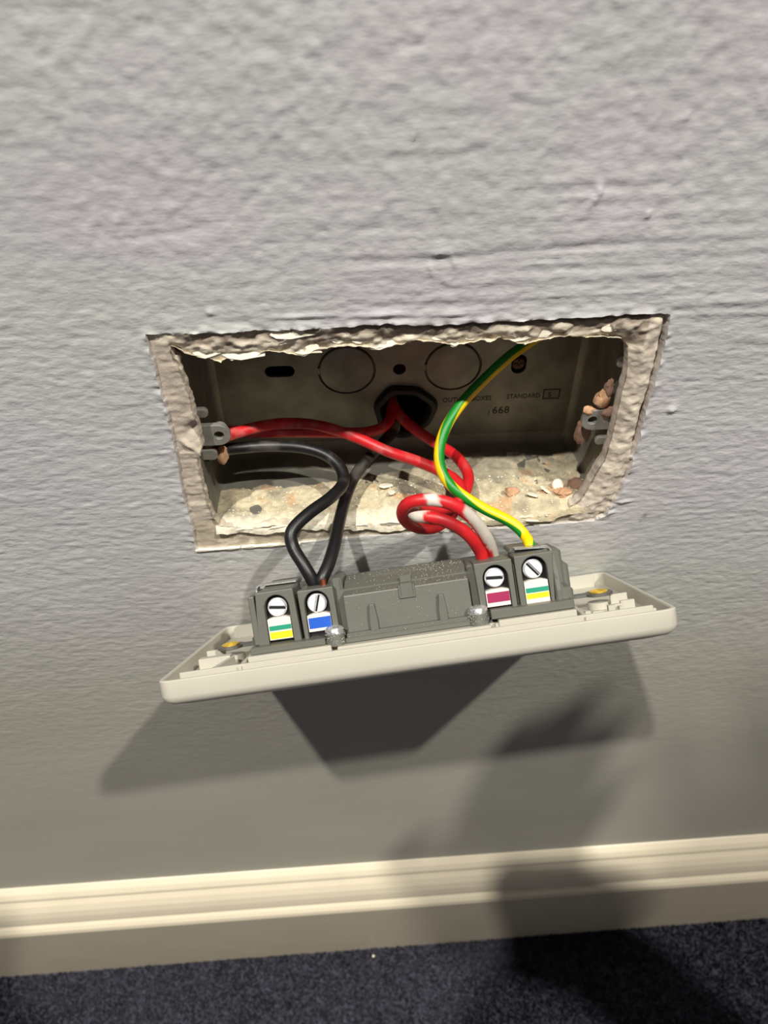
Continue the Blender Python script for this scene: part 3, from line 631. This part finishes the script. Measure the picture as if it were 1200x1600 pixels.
# four terminal blocks with arched slots
def terminal(x0b, x0t, x1b, x1t, zt, cx, zc, stripes, zlo, ztag, sang, tone):
    w = 3.75
    arch = [(cx+w,3.0),(cx+w,zc)]+[(cx+w*cos(t), zc+w*1.02*sin(t)) for t in np.linspace(0,pi,13)][1:-1]+[(cx-w,zc),(cx-w,3.0)]
    poly = [(x0b,3.0),(x0t,zt),(x1t,zt),(x1b,3.0)]+arch
    bm = bmesh.new(); prism(bm, poly, -26.0, -22.2, 'y'); bm_obj('terminal_block', bm, M['grey'], fp, bevel=.25, bseg=2)
    wb('block_back', [(x0t+.2,x1t-.2,-21.6,-8,3.0,zt-.1)], M['grey'], bevel=.5)
    wb('cavity_shade_plate', [(cx-w-.2,cx+w+.2,-22.6,-21.9,3.2,zc+w+.2)], M['greyd'], bevel=0)  # black backing plate paints the shade inside the arched slot
    sz = zc-.15
    bm = bmesh.new()
    prism(bm, circ(0,0,2.95,28), -23.6, -22.7, 'y')
    for sg in (1,-1):
        seg = [(2.62*cos(t), 2.62*sin(t)*sg) for t in np.linspace(.2, pi-.2, 16)]
        prism(bm, seg, -24.9, -23.6, 'y')
    bm.transform(Matrix.Rotation(rad(sang), 4, 'Y')); bm.transform(Matrix.Translation((cx-.15,0,sz)))
    ts = bm_obj('terminal_screw', bm, M['screw'], fp, bevel=.14, bseg=1)
    bm = bmesh.new(); box(bm, -2.5,2.5,-23.85,-23.6,-.5,.1); bm.transform(Matrix.Rotation(rad(sang), 4, 'Y')); bm.transform(Matrix.Translation((cx-.15,0,sz)))
    bm_obj('slot_shade_strip', bm, M['greyd'], ts)  # dark strip laid in the screw slot as painted shade
    bm = bmesh.new(); tw = w-.28
    prism(bm, [(cx-tw,zlo),(cx+tw,zlo),(cx+tw,ztag-.45),(cx+tw*.5,ztag),(cx-tw*.5,ztag),(cx-tw,ztag-.45)], -25.3, -22.4, 'y')
    tg = bm_obj('terminal_tag', bm, M['tagw'], fp)
    for a, b, m in stripes: wb('tag_stripe', [(cx-tw+.25,cx+tw-.05,-25.42,-25.28,a,b)], M[m], tg, bevel=0)
terminal(-46.2,-45.0,-33.2,-33.7,18.8,-39.2,13.7,[(6.9,8.3,'tagg'),(4.4,6.4,'tagy')],4.1,10.8,8,0)
terminal(-32.2,-32.5,-21.6,-21.8,17.6,-27.2,13.2,[(5.8,9.0,'tagb')],4.9,10.2,-72,0)
terminal(20.8,20.4,31.6,31.6,18.0,26.3,13.1,[(5.8,8.7,'tagr')],4.6,9.7,5,0)
terminal(32.5,32.4,42.6,43.8,18.5,37.9,14.0,[(7.1,8.5,'tagg'),(5.3,6.8,'tagy')],3.9,10.8,52,0)
# right and left ends: sloped cheeks, steel strap, lugs
bm = bmesh.new(); prism(bm, [(-26,3.2),(-26,6.8),(-25.4,11.5),(-22,17.2),(-6,17.6),(6,3.2)], 43.4, 45.0, 'x'); bm_obj('module_cheek', bm, M['grey'], fp, bevel=.3)
bm = bmesh.new(); prism(bm, [(-26,3.2),(-26,18),(-8,18),(6,3.2)], -47.4, -45.6, 'x'); bm_obj('module_cheek', bm, M['grey'], fp, bevel=.4)
bm = bmesh.new(); prism(bm, [(43.0,3),(47.4,3.2),(44.8,9.6),(43.4,12.8)], -25.6, -22, 'y'); bm_obj('module_cheek', bm, M['grey'], fp, bevel=.25)
bm = bmesh.new()
for a, b in (((45.2,7.6),(45.6,19.2)),):
    prism(bm, [(45.1,7.0),(45.7,7.0),(45.0,18.3),(44.2,19.2),(34,19.9),(34,19.4),(43.9,18.6),(44.5,18.0)], -17, -12, 'y')
bm_obj('earth_strap', bm, M['steel'], fp, bevel=.1, bseg=1)
bm = bmesh.new(); prism(bm, [(-47.2,15.5),(-46.7,15.5),(-46.3,19.0),(-45.6,19.5),(-34,19.3),(-34,19.8),(-46,20.0),(-46.9,19.4)], -15, -10, 'y'); bm_obj('earth_strap', bm, M['steel'], fp, bevel=.1, bseg=1)
wb('module_end', [(44.4,49.6,-6,14,3,16.8)], M['grey'], bevel=.8); wb('module_end', [(46,51.6,-4,8,3,11.8)], M['grey'], bevel=.8)
wb('module_end', [(44.6,49.4,-20,-8,2,6.4)], M['grey'], bevel=.8)
wb('module_end', [(-49.4,-45,-6,12,3,9.2)], M['grey'], bevel=.8); wb('module_end', [(-50.2,-46,-16,-6,1.5,4.6)], M['grey'], bevel=.7)
wb('block_top', [(-44.5,-34.5,-14,2,17.5,19.2)], M['grey'], bevel=.5); wb('block_top', [(32.5,42.8,-14,2,18,19.6)], M['grey'], bevel=.5)
wb('block_top', [(-23.0,-19.4,-20,-2,12,19.2)], M['grey'], bevel=.9); wb('block_top', [(18.4,21,-20,-2,12,17.2)], M['grey'], bevel=.6)
# fixing eyelets: steel tab with brass bush
for s in (-1,1):
    bm = fill_plate([(s*48,-1.6),(s*55.2,-1.6)]+[(s*(59.4-4.4*cos(t)), 4.4*sin(t)) for t in np.linspace(-2.75+pi-pi+.38*0-.0,2.75,0)]+[(s*(59.4+4.4*cos(t)), 4.4*sin(t)) for t in np.linspace(-2.75,2.75,22)]+[(s*55.2,1.6),(s*48,1.6)], [circ(s*59.4,0,2.6,20)], 0, 1.0)
    bm.transform(Matrix.Rotation(rad(90),4,'X')); bm.transform(Matrix.Translation((0,-6.5,.3)))
    t = bm_obj('fixing_tab', bm, M['steeld'], fp, bevel=.12, bseg=1)
    bm = bmesh.new(); pr = [(2.9,1.6),(3.0,2.0),(2.6,2.2),(1.7,1.7),(1.6,.4)]; n_ = 24
    vs = [[bm.verts.new((s*59.4+r*cos(2*pi*k/n_), -6.5+r*sin(2*pi*k/n_), zz-.4)) for k in range(n_)] for r, zz in pr]
    for u in range(len(pr)-1):
        for k in range(n_): bm.faces.new((vs[u][k],vs[u][(k+1)%n_],vs[u+1][(k+1)%n_],vs[u+1][k]))
    bm_obj('brass_bush', bm, M['brass'], t, smooth=True)
# two bright bolts in rounded posts on the front of the flange
for cx, zb in ((-22.9,5.0),(19.6,4.8)):
    bm = bmesh.new(); prism(bm, circ(cx,-27.6,3.0,24), .4, zb-.9, 'z', circ(cx,-27.6,2.7,24)); bm_obj('bolt_post', bm, M['grey'], fp, bevel=.2)
    bm = bmesh.new(); pr = [(2.7,zb-1.6),(2.75,zb+.3),(2.3,zb+.9),(1.3,zb+1.3),(.01,zb+1.4)]; n_ = 24
    vs = [[bm.verts.new((cx+r*cos(2*pi*k/n_), -27.6+r*sin(2*pi*k/n_), zz)) for k in range(n_)] for r, zz in pr]
    for u in range(len(pr)-1):
        for k in range(n_): bm.faces.new((vs[u][k],vs[u][(k+1)%n_],vs[u+1][(k+1)%n_],vs[u+1][k]))
    bm_obj('bolt_head', bm, M['steel'], fp, smooth=True)
# bare copper just showing where the black wires enter
bm = bmesh.new(); prism(bm, circ(-25.2,-18,1.0,12), 16.5, 19.2, 'z'); bm_obj('copper_end', bm, M['copper'], fp, smooth=True)
# plaster specks fallen on the module
Vg=[];Fg=[]; rg=random.Random(11)
def speck(px,py,pz,r):
    b0=len(Vg)
    for a in ((1,0,0),(-1,0,0),(0,1,0),(0,-1,0),(0,0,1),(0,0,-1)): Vg.append((px+a[0]*r*rg.uniform(.5,1.3), py+a[1]*r*rg.uniform(.5,1.3), pz+a[2]*r*rg.uniform(.5,1.1)))
    for a,b,c in ((0,2,4),(2,1,4),(1,3,4),(3,0,4),(2,0,5),(1,2,5),(3,1,5),(0,3,5)): Fg.append((b0+a,b0+b,b0+c))
hp = [(-26,14.2),(-21,15.2),(-15,17.3),(-5,17.9),(8,16.8)]
for k in range(420):
    px = rg.choice((rg.uniform(-18,17.5), rg.gauss(9,5))); px = max(-18.5,min(17.5,px)); py = rg.uniform(-25.5,-4)
    speck(px, py, np.interp(py,[a for a,b in hp],[b for a,b in hp])+.05, rg.choice((.05,.07,.09,.12)))
for k in range(70): speck(rg.uniform(-19,17), -25.95, rg.uniform(4,13.5), rg.choice((.05,.07,.1)))
for k in range(50): speck(rg.uniform(-19,17), -28.4, rg.uniform(.9,2.9), rg.choice((.05,.08,.1)))
for cx in (-22.9,19.6):
    for k in range(90):
        a = rg.uniform(pi,2*pi); speck(cx+2.95*cos(a), -27.6+2.95*sin(a), rg.uniform(.6,5.4), rg.choice((.06,.09,.13)))
sp = np_mesh('plaster_specks', Vg, Fg, M['speck'], fp, None, False); sp['kind'] = 'stuff'; sp['label'] = 'pale plaster specks sprinkled on the grey rear'

# ------------------------------------------------------------------ skirting, floor, ceiling
bm = bmesh.new()
prof = [(2,-470),(2,-319.6),(-.6,-320.4),(-3.6,-322.4),(-5.6,-324.8),(-6.1,-326.4),(-4.9,-327.8),(-5.0,-328.8),(-7.6,-331.4),(-9.8,-334.8),(-11.4,-338.8),(-12.4,-342.8),(-12.7,-344.6),(-11.3,-346.0),(-11.5,-347.2),(-13.4,-348.4),(-15.0,-350.3),(-15.7,-352.8),(-15.6,-354.4),(-14.8,-355.6),(-3.6,-470)]
prism(bm, prof, -1500, 1500, 'x'); sk = bm_obj('baseboard_back', bm, M['gloss'], None, bevel=.35, bseg=2, angle=20)
tag(sk, 'cream gloss painted moulded skirting board along the foot of the wall', kind='structure')
bm = bmesh.new(); box(bm, -1500,1500,-2400,5,-475,-455); fl = bm_obj('floor', bm, M['carpetb'], None); tag(fl, 'dark blue grey carpeted floor', kind='structure')
# carpet pile, as leaning tufts, where it can be seen
rg = np.random.RandomState(5); nT = 60000
tx_ = rg.uniform(-300,280,nT); ty_ = rg.uniform(-125,-5.4,nT); hgt = rg.uniform(1.6,3.4,nT); an = rg.uniform(0,2*pi,nT); w_ = rg.uniform(.4,.8,nT); ln = rg.uniform(0,1.6,nT); la = rg.uniform(0,2*pi,nT)
ca, sa = np.cos(an)*w_, np.sin(an)*w_
v0 = np.stack([tx_-ca, ty_-sa, np.full(nT,-455.2)],1); v1 = np.stack([tx_+ca, ty_+sa, np.full(nT,-455.2)],1)
v2 = np.stack([tx_+ca*.8+ln*np.cos(la), np.minimum(ty_+sa*.8+ln*np.sin(la),-5.3), -455+hgt],1); v3 = np.stack([tx_-ca*.8+ln*np.cos(la), np.minimum(ty_-sa*.8+ln*np.sin(la),-5.3), -455+hgt],1)
TV = np.concatenate([v0,v1,v2,v3]); TF = np.stack([np.arange(nT), np.arange(nT)+nT, np.arange(nT)+2*nT, np.arange(nT)+3*nT],1)
tc_ = fbm(np.stack([tx_/9, ty_/9],1), 401, 3); cc = base((62,62,74), nT); cc = mixc(cc, srgb(36,36,46), sstep(-.2,.5,tc_*1.4+.25*rg.uniform(-1,1,nT))*.8); cc = mixc(cc, srgb(104,104,114), (rg.uniform(0,1,nT) < .12)*.6)
pile = np_mesh('carpet_pile', TV, TF, M['carpet'], None, np.tile(cc,(4,1)), False); tag(pile, 'short dark blue grey flecked carpet pile at the foot of the skirting', 'carpet', kind='stuff')
for px, py, r in ((-21,-34,.9),(-9,-27,.5),(30,-44,.6)):
    pass
ob = lumpy('lint_speck', (0,0,0), (.9,.8,.7), M['flake'], 77, None); ob.location = Vector((-17.3,-11,-451.4))*S; tag(ob, 'tiny white speck on the dark carpet near the skirting', 'lint')
bm = bmesh.new(); box(bm, -1500,1500,-2400,5,CEIL,CEIL+20); ce = bm_obj('ceiling', bm, M['ceil'], None); tag(ce, 'white ceiling', kind='structure')

for nm, lx, ly_, colr, k in LAMPS:
    t = thing('ceiling_downlight', 'round recessed ceiling downlight at the %s of the ceiling above the socket' % ('right' if lx > 0 else 'left'), 'light', (lx, ly_, CEIL), 'ceiling downlights')
    bm = bmesh.new(); pr = [(44,0),(44,-3),(36,-4),(34,-1),(34,0)]; n_ = 32
    vs = [[bm.verts.new((r*cos(2*pi*q_/n_), r*sin(2*pi*q_/n_), zz)) for q_ in range(n_)] for r, zz in pr]
    for u in range(len(pr)-1):
        for q_ in range(n_): bm.faces.new((vs[u][q_],vs[u][(q_+1)%n_],vs[u+1][(q_+1)%n_],vs[u+1][q_]))
    bm_obj('bezel', bm, M['ceil'], t, smooth=True)
    bm = bmesh.new(); prism(bm, circ(0,0,34,32), -.6, -.1, 'z'); bm_obj('lens', bm, M['lens'], t)
    ld = bpy.data.lights.new('downlight_beam', 'AREA'); ld.shape = 'DISK'; ld.size = .06; ld.energy = LAMP_W*k; ld.color = colr; ld.spread = rad(140)
    lo = bpy.data.objects.new('downlight_beam', ld); COL.objects.link(lo); lo.parent = t; lo.location = (0,0,-.006)

# ------------------------------------------------------------------ the photographer kneeling behind the camera, who throws the soft shadows
M['phone']  = mat('dark_phone_glass', srgb(30,31,34), .2)
M['phonef'] = mat('phone_metal_edge', srgb(90,90,94), .35, .8)
M['cloth']  = mat('person_clothes_and_skin', (1,1,1), .85, attr='Col', var=.1, vscale=60, bump=.2, bscale=300)
M['hair']   = mat('dark_hair', srgb(40,32,27), .7, var=.3, vscale=80)
CR = Euler((rad(45.16457), rad(0.14924), rad(-4.03887))).to_matrix().to_4x4()
PH = Matrix.Translation((-21.6,-198.2,166.8)) @ CR
ph = thing('smartphone', 'dark smartphone held upright by the kneeling person', 'phone', (-21.6,-198.2,166.8)); ph.rotation_euler = (rad(45.16457), rad(0.14924), rad(-4.03887))
bm = bmesh.new(); prism(bm, rrect(-59,13,-131,22,12,5), 3.2, 11.0, 'z'); bm_obj('phone_body', bm, M['phone'], ph, smooth=True, bevel=1.2)
bm = bmesh.new(); prism(bm, rrect(-26,11,-22,15,8,5), 2.4, 3.3, 'z'); bm_obj('camera_plate', bm, M['phone'], ph, bevel=.2)
def L3(x,y,z): return tuple(PH @ Vector((x,y,z)))
def skin(name, chains, parent, root=0):
    """chains: list of lists of (x,y,z,r); chains join where points coincide"""
    bm = bmesh.new(); sk_ = bm.verts.layers.skin.verify(); seen = {}
    def vert(p):
        k = tuple(round(c,2) for c in p[:3])
        if k not in seen:
            v = bm.verts.new(Vector(p[:3])*S); v[sk_].radius = (p[3]*S,p[3]*S); seen[k] = v
        return seen[k]
    for ci, c in enumerate(chains):
        vs = [vert(p) for p in c]
        for a, b in zip(vs, vs[1:]): bm.edges.new((a,b))
        if ci == 0: vs[0][sk_].use_root = True
    me = bpy.data.meshes.new(name); bm.to_mesh(me); bm.free()
    o = bpy.data.objects.new(name+'_tmp', me); COL.objects.link(o)
    o.modifiers.new('s','SKIN'); sb = o.modifiers.new('d','SUBSURF'); sb.levels = 2; sb.render_levels = 2
    me2 = bpy.data.meshes.new_from_object(o.evaluated_get(bpy.context.evaluated_depsgraph_get()))
    bpy.data.objects.remove(o); bpy.data.meshes.remove(me)
    me2.polygons.foreach_set('use_smooth', [True]*len(me2.polygons)); return link(name, me2, None, parent)
pe = thing('person', 'person in a dark jumper kneeling before the socket holding a phone', 'person', (-60,-700,-455))
PEL, CH_, NK = (-60,-760,20,122), (-66,-660,300,132), (-78,-520,480,56)
RW, LW = (288,-216,146,27), L3(-84,-150,48)+(27,)
HD = (-95,-392,632)
chains = [
 [PEL, (-62,-715,160,112), CH_, (-72,-585,410,78), NK, (-86,-462,545,52), (-92,-418,585,70), HD+(82,), (-96,-382,682,68)],
 [CH_, (110,-600,375,70), (160,-580,360,58), (420,-380,70,42), RW],
 [CH_, (-240,-600,375,70), (-285,-585,360,58), (-290,-420,60,44), LW],
 [PEL, (-140,-735,-60,92), (-160,-640,-380,62), (-150,-800,-409,50), (-145,-1010,-420,36), (-145,-1090,-431,26)],
 [PEL, (25,-735,-60,92), (40,-640,-380,62), (35,-800,-409,50), (30,-1010,-420,36), (28,-1090,-431,26)],
]
# right hand held up with its fingers together; left hand wrapped round the foot of the phone
RP = (218,-202,165,24); chains += [[RW, RP]]
for a in ([(200,-188,210,11),(199,-178,250,10),(201,-173,274,9)],
          [(216,-188,214,11),(216,-178,258,10),(217,-172,286,9)],
          [(232,-190,210,11),(232,-180,250,10),(231,-175,274,9)],
          [(247,-194,202,10),(248,-186,228,9),(246,-182,246,8)],
          [(188,-196,176,12),(172,-188,196,11),(166,-182,214,9)]): chains.append([RP]+a)
LP = L3(-76,-108,30)+(22,); chains += [[LW, LP]]
for yy, ln in ((-46,0),(-66,3),(-86,2),(-104,-5)):
    chains.append([LP, L3(-74,yy-14,16)+(11,), L3(-66,yy-5,-4)+(9.5,), L3(-30,yy,-9)+(9,), L3(8+ln,yy+2,-8)+(8.5,), L3(25+ln,yy+3,3)+(8.5,), L3(20+ln,yy+3,16)+(7.5,)])
chains.append([LP, L3(-62,-84,32)+(12,), L3(-44,-62,24)+(10,), L3(-32,-50,20)+(8.5,)])
bd = skin('body', chains, pe); bd.parent = pe; bd.matrix_parent_inverse = Matrix.Translation((.060,.700,.455)); bd.data.materials.append(M['cloth'])
nv = len(bd.data.vertices); co = np.zeros(nv*3); bd.data.vertices.foreach_get('co', co); co = co.reshape(-1,3)/S
cl = base((44,46,54), nv); cl = np.where((co[:,2] < -130)[:,None], np.array(srgb(52,60,80)), cl)
sknc = np.array(srgb(206,160,134)); hand = (np.linalg.norm(co-np.array(RW[:3]),axis=1) < 24)|(np.linalg.norm(co-np.array(LW[:3]),axis=1) < 24)|((co[:,1] > -235)&(co[:,2] < 330))|((co[:,2] > 500)&(np.abs(co[:,0]+90) < 110))
hand |= (np.linalg.norm(co-np.array(LP[:3]),axis=1) < 55)
cl = np.where(hand[:,None], sknc, cl)
ca_ = bd.data.color_attributes.new('Col','FLOAT_COLOR','POINT'); ca_.data.foreach_set('color', np.concatenate([cl,np.ones((nv,1))],1).astype(np.float32).ravel())
def pl(loc): return Vector(loc)-Vector((-60,-700,-455))
skm = mat('skin', srgb(206,160,134), .6); hx, hy, hz = HD
lumpy('hair', pl((hx,hy-30,hz+26)), (86,76,76), M['hair'], 61, pe, .06)
lumpy('nose', pl((hx+2,hy+82,hz-14)), (9,13,13), skm, 62, pe, .05)
for s_ in (-1,1):
    lumpy('ear', pl((hx+s_*82,hy-6,hz-8)), (7,14,22), skm, 63, pe, .1)
    lumpy('eye', pl((hx+s_*30,hy+72,hz+6)), (11,6,7), mat('eye_white', srgb(235,232,228), .3), 64, pe, 0)
lumpy('mouth', pl((hx,hy+70,hz-46)), (22,5,5), mat('lip', srgb(170,100,92), .5), 65, pe, .05)
